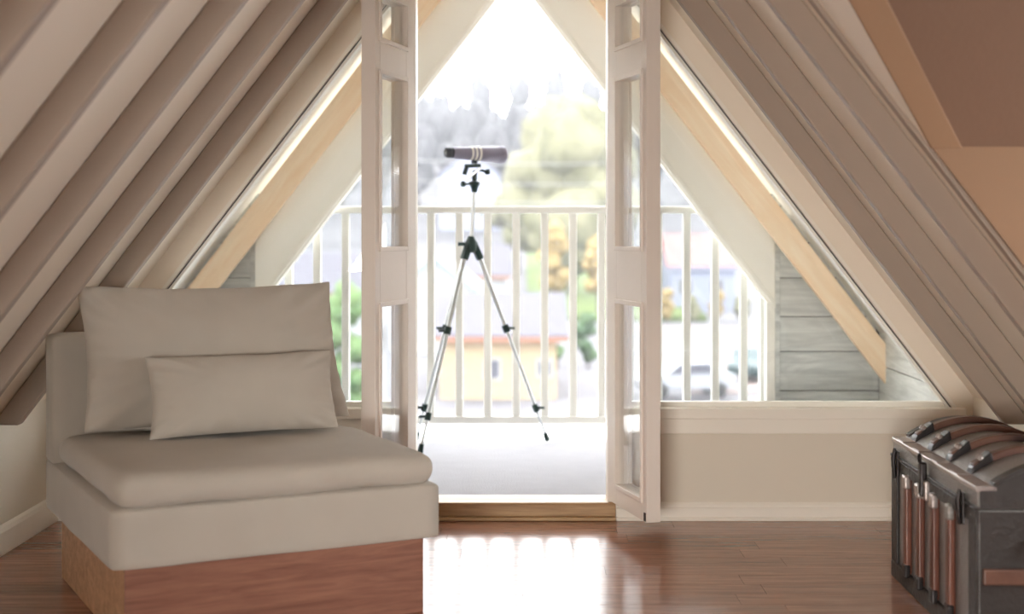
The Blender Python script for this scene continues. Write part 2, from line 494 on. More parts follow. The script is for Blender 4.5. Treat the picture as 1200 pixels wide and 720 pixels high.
M['steel'] = paint('brushed_steel', srgb(190, 190, 190), 0.35, 0.03, 0, metal=1.0)
M['black_metal'] = paint('dark_bolt_metal', srgb(60, 46, 40), 0.5, 0.05, 0, metal=0.6)
leaf('door_1', 'left open white glazed door leaf beside the sofa chair', HL, -1, math.radians(14.0))
leaf('door_2', 'right open white glazed door leaf before bare baseboard wall', HR, 1, math.radians(14.0))

# back of the room
wb = structure('wall_back', 'cream back gable wall')
wz0, wz1, wx0, wx1 = 0.38, 1.12, -1.5, -0.2
link('wall_panel', B(CX-1.8, CX+1.8, BACK-0.1, BACK, 0, wz0), M['wall'], wb)
link('wall_panel', B(CX-1.8, wx0, BACK-0.1, BACK, wz0, wz1), M['wall'], wb)
link('wall_panel', B(wx1, CX+1.8, BACK-0.1, BACK, wz0, wz1), M['wall'], wb)
pts = [(CX-1.8, wz1), (CX+1.8, wz1), (CX, 2.75)]
link('wall_panel', prism_xz(BM(), pts, BACK-0.1, BACK), M['wall'], wb)

# balcony
YO = 6.72                         # inner face of the outer boards
bf = structure('floor_balcony', 'pale grey balcony deck covering outside the open doors')
link('deck_panel', B(CX-1.72, CX+1.72, D+0.10, 6.81, -0.1, 0.064), M['deck'], bf, bevel=0.004)
link('edge_ledge', B(CX-1.75, CX+1.75, 6.81, 7.44, -0.1, 0.062), M['ledge'], bf, bevel=0.004)

def plank_rows(zs): return list(zip(zs[:-1], zs[1:]))
rows_z = [0.067, 0.16, 0.308, 0.492, 0.655, 0.836, 1.0, 1.17, 1.25]
for s, nm in ((-1, 'left'), (1, 'right')):
    w = structure('wall_balcony_' + nm, 'weathered grey plank wall at the outer %s of the balcony' % nm)
    x0 = CX + s*1.205
    for a, b in plank_rows(rows_z):
        xb, xt = min(1.70, sx(1.36, a)), min(1.70, sx(1.36, b-0.004))
        if xt <= 1.24: xt = 1.24
        pts = [(x0, a), (CX+s*xb, a), (CX+s*xb if xb == xt else CX+s*xb, a), (CX+s*xt, b-0.004), (x0, b-0.004)]
        pts = [pts[0], pts[1], pts[3], pts[4]]
        link('plank', prism_xz(BM(), pts, YO+0.06+random.random()*0.006, YO+0.085), M['plank'], w, bevel=0.002)
    link('backing', prism_xz(BM(), [(x0, 0.0), (CX+s*1.74, 0), (CX+s*1.74, 0.66), (x0, sz(1.33, 1.205))], YO+0.086, YO+0.12), M['gasket'], w)
    bm = B(*sorted((x0, x0+s*0.028)), YO+0.03, YO+0.062, 0.067, sz(1.2, 1.22)+0.05)
    link('corner_strip', bm, M['plank'], w, bevel=0.002)
    # side wall
    w2 = structure('wall_side_' + nm, 'whitewashed plank side wall of the balcony on the %s' % nm)
    xs = CX + s*1.70
    for a, b in plank_rows([0.067, 0.25, 0.43, 0.61, 0.79]):
        link('plank', B(*sorted((xs, xs+s*(0.02+random.random()*0.005))), D+0.10, YO+0.06, a, b-0.004), M['plank_pale'], w2, bevel=0.002)
    link('backing', B(*sorted((xs+s*0.026, xs+s*0.06)), D+0.10, YO+0.12, 0, 0.8), M['gasket'], w2)
    # sloped boards of the open gable
    g = structure('trim_%d' % (2 if s < 0 else 3), 'white sloped fascia board and pine rafter framing the %s of the balcony opening' % nm)
    wi, wo, xe = 0.925, 1.183, 1.205
    pts = [(CX+s*xe, sz(wi, xe)), (CX+s*xe, sz(wo, xe)), (CX, sz(wo, 0)), (CX, sz(wi, 0))]
    link('fascia_board', prism_xz(BM(), pts, YO, YO+0.03), M['ext'], g, bevel=0.003)
    pts = [(CX+s*xe, sz(wi-0.006, xe)), (CX+s*xe, sz(wi+0.02, xe)), (CX, sz(wi+0.02, 0)), (CX, sz(wi-0.006, 0))]
    link('edge_strip', prism_xz(BM(), pts, YO-0.012, YO), M['ext'], g, bevel=0.002)
    link('edge_strip', prism_xz(BM(), [(p[0], p[1]-0.012) for p in pts], YO+0.03, YO+0.10), M['ext'], g, bevel=0.002)
    link('post', B(*sorted((CX+s*1.165, CX+s*1.205)), YO+0.0, YO+0.07, 0.064, sz(wi, 1.19)), M['ext'], g, bevel=0.003)
    pts = [(CX+s*sx(1.20, 0.40), 0.40), (CX+s*sx(1.34, 0.40), 0.40), (CX, sz(1.34, 0)), (CX, sz(1.20, 0))]
    link('gable_board', prism_xz(BM(), pts, YO+0.122, YO+0.15), M['ext'], g)
    # pine rafter: grain along its length
    p0, p1 = Vector((CX+s*sx(1.23, 0.44), YO-0.045, 0.44)), Vector((CX, YO-0.045, sz(1.23, 0)))
    Lp = (p1-p0).length
    h0, h1, k = (-0.050, 0.062, -s*PITCH) if s > 0 else (-0.062, 0.050, -s*PITCH)
    o = link('pine_rafter', prism_xz(BM(), [(k*h0, h0), (Lp, h0), (Lp, h1), (k*h1, h1)], -0.02, 0.02), M['pine'], g, bevel=0.003)
    ex = (p1-p0).normalized(); ey = Vector((0, 1, 0)); ez = ex.cross(ey)
    o.matrix_local = Matrix((ex, ey, ez)).transposed().to_4x4(); o.location = p0
    # soffit and roof slab
    n = Vector((s*PITCH, 0, 1)).normalized()
    q = [(CX+s*sx(1.33, 0.38), D+0.05, 0.38), (CX+s*sx(1.33, 0.38), 7.05, 0.38), (CX, 7.05, sz(1.33, 0)), (CX, D+0.05, sz(1.33, 0))]
    link('soffit_panel', prism(BM(), q, n*0.03), M['ext'], g)

# balcony railing
rl = tag(empty('balcony_railing', (CX, 6.87, 0.064)), 'white balcony railing with square upright balusters at the deck edge', 'railing')
zr = 0.064
link('top_rail', B(-1.19, 1.19, -0.035, 0.035, 1.072-zr+0.065, 1.171-zr), M['rail'], rl, bevel=0.006)
link('bottom_rail', B(-1.19, 1.19, -0.022, 0.022, 0.141-zr, 0.178-zr), M['rail'], rl, bevel=0.004)
bme = B(-0.018, 0.018, -0.018, 0.018, 0.17-zr, 1.14-zr)
bmesh.ops.bevel(bme, geom=list(bme.edges), offset=0.003, segments=1, affect='EDGES')
bmesh.ops.recalc_face_normals(bme, faces=bme.faces)
me = bpy.data.meshes.new('baluster'); bme.to_mesh(me); bme.free(); me.materials.append(M['rail'])
for k in range(-5, 13):
    x = -0.424 + k*0.1345 - CX
    if abs(x) < 1.17: link('baluster', me, None, rl, (x, 0, 0))
for x in (-1.175, 1.175):
    link('end_post', B(x-0.02, x+0.02, -0.03, 0.03, 0.0, 1.135-zr), M['rail'], rl, bevel=0.003)

# ================================================================ sofa chair
def rounded_box(hx, hy, hz, r, n=10, crown=0.0, wob=0.0, seed=0.0, sag=0.0):
    """box with soft rounded edges; crown lifts the middle of the top"""
    bm = BM()
    bmesh.ops.create_cube(bm, size=2.0)
    bmesh.ops.subdivide_edges(bm, edges=list(bm.edges), cuts=n, use_grid_fill=True)
    for v in bm.verts:
        c = v.co.copy()
        # concentrate the grid near the edges
        c = Vector([math.copysign(1-(1-abs(t))**1.6, t) for t in c])
        p = Vector((c.x*hx, c.y*hy, c.z*hz))
        q = Vector((max(-hx+r, min(hx-r, p.x)), max(-hy+r, min(hy-r, p.y)), max(-hz+r, min(hz-r, p.z))))
        d = p - q
        if d.length > 1e-9: p = q + d.normalized()*r
        fx, fy = 1-(p.x/hx)**2, 1-(p.y/hy)**2
        if p.z > 0: p.z += crown*max(0, fx)**0.6*max(0, fy)**0.6
        nz = noise.noise(Vector((p.x*5+seed, p.y*5, p.z*5)))
        nz2 = noise.noise(Vector((p.x*14+seed, p.y*9, p.z*12)))
        p += Vector((c.x, c.y, c.z)) * (wob*(nz+0.45*nz2))
        v.co = p
    return bm

def pillow(a, b, t, n=34, m=26, seed=0.0, dip=0.0, pinch=0.05, wr=0.006, flare=0.0):
    """upright pillow in XZ, thickness along Y, pinched seams and pointed corners"""
    bm = BM(); g = {}
    for sd in (-1, 1):
        for i in range(n+1):
            for j in range(m+1):
                u, v = -1+2*i/n, -1+2*j/m
                u, v = math.sin(u*PI/2)*0.45+u*0.55, math.sin(v*PI/2)*0.45+v*0.55
                edge = i in (0, n) or j in (0, m)
                if edge and sd == 1: g[sd, i, j] = g[-1, i, j]; continue
                x = a*u*(1-pinch*(1-v*v))*(1-flare*0.7*v)-flare*a*v; z = b*v*(1-pinch*(1-u*u)) - dip*b*(1-u*u)*max(0, v)
                th = t/2*(max(0, 1-abs(u)**2.4)**0.55)*(max(0, 1-abs(v)**2.4)**0.55)
                k = (abs(u)**3+abs(v)**3)
                ang = math.atan2(v, u)
                w = wr*noise.noise(Vector((x*9+seed, z*9, sd*3.1)))*1.3 + wr*0.9*math.sin(ang*26+seed*3+4*noise.noise(Vector((x*4, z*4, seed))))*min(1, k)*(0 if edge else 1)
                y = sd*th + (w if not edge else 0.35*w)
                if edge: z += 0.5*wr*noise.noise(Vector((x*11+seed, z*11, 1.7))); x += 0.5*wr*noise.noise(Vector((x*11+seed, z*11, 5.7)))
                g[sd, i, j] = bm.verts.new((x, y, z))
    for sd in (-1, 1):
        for i in range(n):
            for j in range(m):
                f = [g[sd, i, j], g[sd, i+1, j], g[sd, i+1, j+1], g[sd, i, j+1]]
                try: bm.faces.new(f if sd < 0 else f[::-1])
                except ValueError: pass
    return bm

CR = math.radians(27.5)
ch_loc = Vector((-0.844, 4.248, 0))
ch = tag(empty('sofa_chair', ch_loc, CR), 'armless greige linen sofa chair on a low wooden plinth base', 'chair')
link('plinth', B(-0.41, 0.41, -0.446, 0.42, 0.0, 0.206), M['oak'], ch, bevel=0.002)
tag(link('plinth_bounce_panel', B(-0.41, 0.41, -0.456, -0.447, 0.0, 0.206), M['oak_bounce'], ch, bevel=0.001), 'front board of the oak plinth with floor bounce and shade painted in')
link('seat_base', rounded_box(0.45, 0.485, 0.078, 0.016, 8, 0, 0.002, 1.0), M['cover'], ch, (0, 0, 0.282), smooth=180)
link('backrest', rounded_box(0.449, 0.062, 0.198, 0.022, 8, 0, 0.002, 2.0), M['cover'], ch, (0, 0.421, 0.547), smooth=180)
cu = link('seat_cushion', rounded_box(0.436, 0.425, 0.043, 0.041, 22, 0.004, 0.006, 3.0), M['cover'], ch, (0.0, -0.066, 0.400), smooth=180)
# seam piping round the cushion
def on_chair(x, y, z):
    return ch_loc + Matrix.Rotation(CR, 3, 'Z') @ Vector((x, y, z))
def place_pillow(name, label, bm, x, y, z, tilt, twist=0.0, roll=0.0):
    o = link(name, bm, M['cover'], None, on_chair(x, y, z), (0, 0, 0), smooth=180)
    o.rotation_euler = (Matrix.Rotation(CR+twist, 3, 'Z') @ Matrix.Rotation(roll, 3, 'Y') @ Matrix.Rotation(-tilt, 3, 'X')).to_euler()
    sb = o.modifiers.new('soft', 'SUBSURF'); sb.levels = 1; sb.render_levels = 1
    return tag(o, label, 'pillow', 'pillows on the sofa chair')
place_pillow('back_pillow', 'large greige linen pillow standing against the backrest of the sofa chair', pillow(0.412, 0.222, 0.18, n=42, m=30, seed=1.3, dip=0.02, wr=0.009, flare=0.03), 0.022, 0.260, 0.678, math.radians(10), 0, 0)
place_pillow('lumbar_pillow', 'small oblong greige linen pillow lying in front of the larger pillow', pillow(0.292, 0.124, 0.14, n=34, m=22, seed=4.7, wr=0.007), 0.060, 0.082, 0.571, math.radians(16))

# ================================================================ steamer trunk
M['tin'] = paint('embossed_grey_tin', srgb(146, 142, 138), 0.42, 0.12, 0.35, 120, 0.5, 0.45)
M['tin_dark'] = paint('dark_worn_tin', srgb(58, 53, 51), 0.48, 0.2, 0.3, 60, 0.5, 0.4)
M['tin_bright'] = paint('bright_worn_tin', srgb(178, 168, 164), 0.35, 0.12, 0.2, 60, 0.5, 0.7)
M['iron'] = paint('dark_iron_fitting', srgb(58, 54, 54), 0.4, 0.15, 0.2, 60, 0.5, 0.8)
M['slat'] = wood('red_brown_trunk_slat', srgb(80, 44, 34), srgb(126, 76, 58), (10, 10, 1.2), 0.38, 0.0, 0.08)
M['slat_top'] = wood('red_brown_lid_slat', srgb(70, 46, 40), srgb(112, 80, 66), (1.2, 10, 1.2), 0.35, 0.0, 0.08)
M['leather'] = paint('worn_leather', srgb(70, 44, 30), 0.6, 0.15, 0.2, 60)
TL, TD = 0.86, 0.37                 # length (along world Y) and depth (along X)
tk = tag(empty('steamer_trunk', (1.137, 4.02, 0), math.radians(-0.9)), 'dark dome-topped steamer trunk with red-brown wooden slats below the right slope', 'trunk')
y0, y1 = -TL/2, TL/2
ZS, ZF = 0.368, 0.421               # lid seam, front top edge
def dome(x):
    t = max(0, min(1, (x-0.035)/(TD-0.035)))
    return ZF + 0.004 + 0.060*math.sin(PI*t)**0.85 if 0 < t < 1 else ZF + 0.004*(t <= 0)
body = B(0.004, TD-0.004, y0+0.003, y1-0.003, 0.012, ZS-0.002)
link('body', body, M['tin'], tk, bevel=0.004)
prof = [(0, ZS+0.001), (TD, ZS+0.001), (TD, ZF)] + [(TD-(TD-0.035)*i/22, dome(TD-(TD-0.035)*i/22)) for i in range(1, 22)] + [(0.035, ZF+0.004), (0, ZF)]
link('lid', prism_xz(BM(), prof, y0, y1), M['tin'], tk, bevel=0.003, smooth=30)
# near and far end plates
for ya, yb, nm in ((y0-0.004, y0+0.001, 'end_plate'), (y1-0.001, y1+0.004, 'end_plate')):
    link(nm, B(0.006, TD-0.006, ya, yb, 0.016, ZS-0.004), M['tin_dark'], tk, bevel=0.002)
    p2 = [(max(0.006, min(TD-0.006, x)), max(z-0.006, ZS+0.004) if z > ZS+0.01 else ZS+0.004) for x, z in prof]
    link('lid_end_plate', prism_xz(BM(), p2, ya, yb), M['tin_dark'], tk)
# edge bands
link('base_band', B(-0.006, TD+0.006, y0-0.006, y1+0.006, 0.0, 0.05), M['tin_dark'], tk, bevel=0.004)
link('front_edge_band', B(-0.005, 0.004, y0-0.005, y0+0.06, 0.05, ZS-0.004), M['tin_dark'], tk, bevel=0.003)
link('front_edge_band', B(-0.005, 0.004, y1-0.06, y1+0.005, 0.05, ZS-0.004), M['tin_dark'], tk, bevel=0.003)
link('seam_band', B(-0.006, 0.004, y0-0.006, y1+0.006, ZS-0.036, ZS-0.003), M['tin_dark'], tk, bevel=0.002)
link('seam_band', B(-0.008, 0.004, y0-0.006, y1+0.006, ZS-0.001, ZS+0.008), M['tin_dark'], tk, bevel=0.002)
link('top_edge_band', B(-0.005, 0.05, y0-0.004, y1+0.004, ZF-0.008, ZF+0.006), M['tin_bright'], tk, bevel=0.003)
for ya in (y0-0.006, y1-0.03):
    bm = BM(); m_ = 20; outer = []; inner = []
    for i in range(m_+1):
        x = 0.04 + (TD-0.045)*i/m_
        outer.append((x, dome(x)+0.006)); inner.append((x, dome(x)-0.004))
    for i in range(m_):
        prism_xz(bm, [inner[i], inner[i+1], outer[i+1], outer[i]], ya, ya+0.036)
    link('lid_end_band', bm, M['tin_dark'], tk)
# upright slats on the front, each with metal tips
ys_ = [0.235, 0.09, -0.06, -0.215]
for i, yy in enumerate(ys_):
    z0, z1 = 0.052, 0.332
    sl = link('slat', B(-0.016, 0.004, yy-0.017, yy+0.017, z0, z1), M['slat'], tk, bevel=0.006, seg=3)
    link('slat_tip', B(-0.019, 0.0, yy-0.02, yy+0.02, z1-0.03, z1+0.010), M['tin_bright'] if i < 3 else M['tin'], sl, bevel=0.006)
    link('slat_tip', B(-0.019, 0.0, yy-0.02, yy+0.02, z0-0.010, z0+0.030), M['iron'], sl, bevel=0.006)
# bent slats over the lid
for yy in (0.33, 0.15, -0.04, -0.235):
    bm = BM(); m_ = 22; path = []
    for i in range(m_+1):
        x = 0.05 + (TD-0.06)*i/m_
        path.append(Vector((x, dome(x))))
    for i in range(m_):
        d0 = (path[min(i+1, m_)]-path[max(i-1, 0)]).normalized(); d1 = (path[min(i+2, m_)]-path[i]).normalized()
        n0, n1 = Vector((-d0.y, d0.x)), Vector((-d1.y, d1.x))
        a, b = path[i], path[i+1]
        pts = [a-n0*0.002, b-n1*0.002, b+n1*0.018, a+n0*0.018]
        prism_xz(bm, [tuple(p) for p in pts], yy-0.018, yy+0.018)
    bmesh.ops.remove_doubles(bm, verts=bm.verts, dist=1e-5)
    dup_f = [f for f in bm.faces if all(len(e.link_faces) > 2 for e in f.edges)]
    bmesh.ops.delete(bm, geom=dup_f, context='FACES_ONLY')
    sl = link('lid_slat', bm, M['slat_top'], tk, bevel=0.004, smooth=30)
    cl = BM()
    for (xa, xb) in ((0.035, 0.095),):
        za, zb2 = dome(xa), dome(xb)
        prism_xz(cl, [(xa, za), (xb, zb2), (xb-0.006, zb2+0.026), (xa+0.004, za+0.018)], yy-0.023, yy+0.023)
    link('clamp', cl, M['iron'], sl, bevel=0.004)
    kn = BM()
    for dy in (-0.012, 0.012):
        lathe(kn, [(0, 0.008), (0.006, 0.008), (0.010, 0.004)], (0.066, yy+dy, dome(0.066)+0.018), (-0.5, 0, 0.86), 10)
    link('rivet', kn, M['tin_bright'], sl, smooth=40)
    link('fixing_plate', B(-0.004, 0.034, yy-0.034, yy+0.034, ZF+0.005, ZF+0.0095), M['tin_bright'], tk, bevel=0.002)
# latches and the lock
for yy in (0.35, -0.33):
    lt = link('latch', B(-0.012, -0.004, yy-0.014, yy+0.014, ZS-0.055, ZS+0.028), M['iron'], tk, bevel=0.004)
    link('latch_lever', tube(BM(), [(-0.015, yy, ZS+0.035), (-0.02, yy, ZS+0.005), (-0.015, yy, ZS-0.055)], [0.004, 0.007, 0.004], 10), M['iron'], lt, smooth=50)
lk = link('lock', B(-0.018, 0.0, -0.005, 0.06, ZS-0.06, ZS-0.002), M['tin_bright'], tk, bevel=0.006)
link('hasp', B(-0.026, -0.006, 0.012, 0.042, ZS-0.05, ZS+0.045), M['iron'], lk, bevel=0.006)
link('hasp_ring', tube(BM(), [(-0.024, 0.027+0.011*math.cos(t), ZS+0.055+0.014*math.sin(t)) for t in [2*PI*i/14 for i in range(15)]], 0.003, 8, False), M['iron'], lk, smooth=60)
# slats and leather handle on the near end
for z in (0.205,):
    link('end_slat', B(0.01, TD-0.01, y0-0.02, y0-0.003, z-0.02, z+0.02), M['slat_top'], tk, bevel=0.005)
link('end_handle', tube(BM(), [(0.12, y0-0.006, 0.29), (0.13, y0-0.03, 0.285), (0.185, y0-0.036, 0.26), (0.24, y0-0.03, 0.285), (0.25, y0-0.006, 0.29)], 0.010, 10), M['leather'], tk, smooth=60)

# ================================================================ telescope on its tripod
M['silver'] = paint('silver_tube', srgb(200, 204, 206), 0.28, 0.03, 0, metal=0.85)
M['green_black'] = paint('green_black_plastic', srgb(28, 52, 50), 0.45, 0.1, 0)
M['scope'] = paint('grey_scope_body', srgb(128, 124, 142), 0.38, 0.05, 0.02, 80)
M['scope_dark'] = paint('dark_scope_rubber', srgb(52, 54, 62), 0.5, 0.05, 0)
M['scope_white'] = paint('white_scope_ring', srgb(226, 222, 214), 0.4, 0.02, 0)
M['lens'] = paint('dark_lens', srgb(18, 24, 30), 0.05, 0.0, 0, spec=0.8)
ZD = 0.064
hub = Vector((-0.225, 6.60, 0.985))
tp = tag(empty('tripod', (hub.x, hub.y, ZD)), 'silver camera tripod with dark green-black fittings standing on the balcony deck', 'tripod')
def tl(p): return Vector(p) - Vector((hub.x, hub.y, ZD))
feet = [Vector((-0.445, 6.40, ZD)), Vector((0.128, 6.775, ZD)), Vector((-0.49, 6.79, ZD))]
for i, ft in enumerate(feet):
    dirh = (ft - hub); dirh.z = 0; dirh.normalize()
    top = hub + dirh*0.03 + Vector((0, 0, -0.02))
    foot = ft + Vector((0, 0, 0.008))
    def pt(t): return top.lerp(foot, t)
    lg = link('leg', tube(BM(), [tl(pt(0.0)), tl(pt(0.40))], 0.0105, 14), M['silver'], tp, smooth=40)
    link('middle_tube', tube(BM(), [tl(pt(0.38)), tl(pt(0.82))], 0.0082, 14), M['silver'], lg, smooth=40)
    link('lower_tube', tube(BM(), [tl(pt(0.80)), tl(pt(0.975))], 0.0062, 14), M['silver'], lg, smooth=40)
    for t, r in ((0.40, 0.0165), (0.82, 0.014)):
        bm = BM(); tube(bm, [tl(pt(t-0.017)), tl(pt(t+0.02))], r, 14)
        sd = Vector((1, 0, 0)) if i == 1 else Vector((-1, 0, 0))
        q = pt(t); bar(bm, tl(q), tl(q+sd*0.042+Vector((0, 0, -0.002))), 0.012, 0.012)
        link('clamp', bm, M['green_black'], lg, smooth=40)
    bm = BM(); lathe(bm, [(0, 0.010), (0.02, 0.012), (0.035, 0.014), (0.042, 0.009)], tl(pt(0.955)), foot-top, 14)
    link('rubber_foot', bm, M['green_black'], lg, smooth=40)
    bm = BM(); bar(bm, tl(hub+dirh*0.008+Vector((0, 0, 0.02))), tl(pt(0.045)), 0.03, 0.028, (-dirh.y, dirh.x, 0.01))
    link('leg_bracket', bm, M['green_black'], tp, bevel=0.004)
bm = BM(); lathe(bm, [(-0.03, 0.016), (-0.02, 0.026), (0.02, 0.026), (0.035, 0.019), (0.045, 0.014)], tl(hub), (0, 0, 1), 20)
link('hub', bm, M['green_black'], tp, smooth=40)
bm = BM(); tube(bm, [tl(hub+Vector((-0.03, -0.012, 0.01))), tl(hub+Vector((-0.058, -0.02, 0.01)))], 0.009, 12)
link('hub_knob', bm, M['green_black'], tp, smooth=40)
lean = Vector((0.055, 0, 1)).normalized()
ct = hub + lean*0.275
link('centre_column', tube(BM(), [tl(hub-lean*0.03), tl(ct)], 0.0095, 14), M['silver'], tp, smooth=40)
bm = BM(); lathe(bm, [(-0.03, 0.011), (-0.012, 0.016), (0, 0.02), (0.004, 0.026), (0.018, 0.026), (0.022, 0.015)], tl(ct), (0, 0, 1), 20)
link('head_collar', bm, M['green_black'], tp, smooth=40)
bm = BM(); lathe(bm, [(-0.012, 0.006), (-0.006, 0.014), (0.008, 0.014), (0.014, 0.006)], tl(ct+Vector((-0.052, -0.01, 0.008))), (1, 0, 0), 14)
tube(bm, [tl(ct+Vector((-0.045, -0.01, 0.008))), tl(ct+Vector((-0.015, 0, 0.008)))], 0.005, 10)
link('pan_knob', bm, M['green_black'], tp, smooth=40)
hd = ct + Vector((0, 0, 0.02))
bm = BM(); bar(bm, tl(hd+Vector((-0.035, 0, 0.01))), tl(hd+Vector((0.03, 0, 0.062))), 0.03, 0.014)
hb = link('tilt_bracket', bm, M['silver'], tp, bevel=0.003)
bm = BM(); bar(bm, tl(hd+Vector((0.0, 0, -0.004))), tl(hd+Vector((0.002, 0, 0.05))), 0.024, 0.022, (1, 0, 0))
link('neck', bm, M['green_black'], tp, bevel=0.004)
bm = BM(); bar(bm, tl(hd+Vector((-0.046, 0, 0.03))), tl(hd+Vector((-0.034, 0, 0.07))), 0.03, 0.02, (1, 0, 0)); bar(bm, tl(hd+Vector((-0.045, 0, 0.07))), tl(hd+Vector((0.03, 0, 0.072))), 0.04, 0.016)
link('camera_plate', bm, M['green_black'], tp, bevel=0.003)
bm = BM(); lathe(bm, [(-0.01, 0.006), (-0.004, 0.012), (0.012, 0.012), (0.016, 0.006)], tl(hd+Vector((0.056, -0.01, 0.042))), (1, 0, 0.2), 14); tube(bm, [tl(hd+Vector((0.02, 0, 0.055))), tl(hd+Vector((0.052, -0.008, 0.044)))], 0.006, 10)
link('tilt_knob', bm, M['green_black'], tp, smooth=40)

# spotting scope: local axis from eyepiece to front lens
sc0 = hd + Vector((0.0, 0, 0.1265))
ax = Vector((0.85, 0.52, -0.01)).normalized()
sp = tag(empty('spotting_scope', sc0), 'grey spotting scope with white rings mounted on top of the tripod', 'telescope')
bm = BM(); lathe(bm, [(-0.115, 0.0265), (-0.06, 0.029), (-0.02, 0.031), (0.0, 0.033), (0.05, 0.0355), (0.10, 0.038), (0.13, 0.0385), (0.150, 0.037), (0.156, 0.033)], (0, 0, 0), ax, 36)
link('tube', bm, M['scope'], sp, smooth=40)
bm = BM(); lathe(bm, [(-0.148, 0.016), (-0.147, 0.022), (-0.136, 0.0245), (-0.128, 0.0245), (-0.125, 0.021), (-0.119, 0.021), (-0.114, 0.026)], (0, 0, 0), ax, 32)
ep = link('eyepiece', bm, M['scope_dark'], sp, smooth=35)
bm = BM(); lathe(bm, [(-0.1485, 0.013), (-0.1475, 0.0145)], (0, 0, 0), ax, 24); link('eye_lens', bm, M['lens'], ep)
for t, r in ((-0.022, 0.0325), (-0.002, 0.0345), (0.018, 0.036)):
    bm = BM(); lathe(bm, [(t-0.005, r-0.002), (t-0.004, r), (t+0.004, r), (t+0.005, r-0.002)], (0, 0, 0), ax, 32)
    link('ring', bm, M['scope_white'], sp, smooth=35)
bm = BM(); lathe(bm, [(0.12, 0.0386), (0.122, 0.040), (0.152, 0.040), (0.157, 0.036)], (0, 0, 0), ax, 32); link('lens_hood', bm, M['scope'], sp, smooth=35)
bm = BM(); lathe(bm, [(0.1565, 0.033), (0.158, 0.031)], (0, 0, 0), ax, 28); link('front_lens', bm, M['lens'], sp)
bm = BM(); tube(bm, [(0, 0, -0.028), (0.0, 0, -0.045)], 0.014, 14); link('mount_foot', bm, M['scope_dark'], sp, smooth=40)

# ================================================================ outdoors
def leafy(name, c1, c2, scale=1.2):
    m, nt, p = new_mat(name)
    tc = N(nt, 'ShaderNodeTexCoord')
    nz = N(nt, 'ShaderNodeTexNoise', Scale=scale, Detail=6.0, Roughness=0.7)
    nt.links.new(tc.outputs['Object'], nz.inputs['Vector'])
    cr = N(nt, 'ShaderNodeValToRGB')
    cr.color_ramp.elements[0].position = 0.36; cr.color_ramp.elements[0].color = rgba(c1)
    cr.color_ramp.elements[1].position = 0.64; cr.color_ramp.elements[1].color = rgba(c2)
    nt.links.new(nz.outputs['Fac'], cr.inputs['Fac'])
    nt.links.new(cr.outputs['Color'], p.inputs['Base Color'])
    p.inputs['Roughness'].default_value = 0.85; p.inputs['Specular IOR Level'].default_value = 0.2
    return m
M['ground'] = leafy('pale_hillside_ground', (0.080, 0.078, 0.085), (0.125, 0.12, 0.13), 0.15)
M['grass'] = leafy('lawn_grass', (0.050, 0.078, 0.014), (0.085, 0.115, 0.030), 0.5)
M['gold_leaf'] = leafy('yellow_green_leaves', (0.065, 0.066, 0.032), (0.165, 0.158, 0.095), 0.35)
M['green_leaf'] = leafy('green_leaves', (0.040, 0.079, 0.033), (0.112, 0.165, 0.066), 0.8)
M['dark_leaf'] = leafy('dark_green_leaves', (0.020, 0.046, 0.020), (0.066, 0.099, 0.046), 0.8)
M['autumn_leaf'] = leafy('autumn_leaves', (0.132, 0.092, 0.033), (0.251, 0.185, 0.079), 0.6)
M['hill_leaf'] = leafy('grey_hill_leaves', (0.030, 0.030, 0.034), (0.070, 0.068, 0.073), 0.12)
M['bark'] = leafy('tree_bark', (0.046, 0.040, 0.033), (0.086, 0.073, 0.066), 3)
M['yellow_wall'] = paint('warm_yellow_house_wall', (0.277, 0.211, 0.132), 0.8, 0.06, 0.05, 5)
M['white_wall'] = paint('white_house_wall', (0.277, 0.284, 0.290), 0.8, 0.04, 0.05, 5)
M['blue_wall'] = paint('pale_blue_house_wall', (0.172, 0.185, 0.251), 0.8, 0.04, 0.05, 5)
M['slate'] = paint('lavender_grey_roof', (0.056, 0.053, 0.068), 0.75, 0.1, 0.2, 4)
M['red_roof'] = paint('faded_red_roof', (0.172, 0.079, 0.073), 0.75, 0.1, 0.2, 4)
M['mint_roof'] = paint('pale_mint_roof', (0.172, 0.224, 0.224), 0.7, 0.05, 0.1, 4)
M['fascia'] = paint('rust_eave_board', (0.198, 0.092, 0.059), 0.7, 0.05, 0)
M['win_dark'] = paint('dark_house_window', (0.059, 0.059, 0.073), 0.15, 0.1, 0)
M['pink_paving'] = leafy('pink_paving', (0.165, 0.125, 0.119), (0.198, 0.158, 0.145), 0.3)
M['car_dark'] = paint('dark_teal_car_paint', (0.020, 0.040, 0.043), 0.2, 0.05, 0, spec=0.6)
M['car_pale'] = paint('silver_car_paint', (0.198, 0.205, 0.224), 0.25, 0.05, 0, spec=0.6)
M['tyre'] = paint('black_tyre_rubber', (0.02, 0.02, 0.02), 0.8, 0.05, 0)
M['pole_wood'] = leafy('utility_pole_wood', (0.12, 0.10, 0.08), (0.2, 0.17, 0.14), 2)
M['wire'] = paint('pale_wire', (0.22, 0.22, 0.22), 0.5, 0.05, 0)

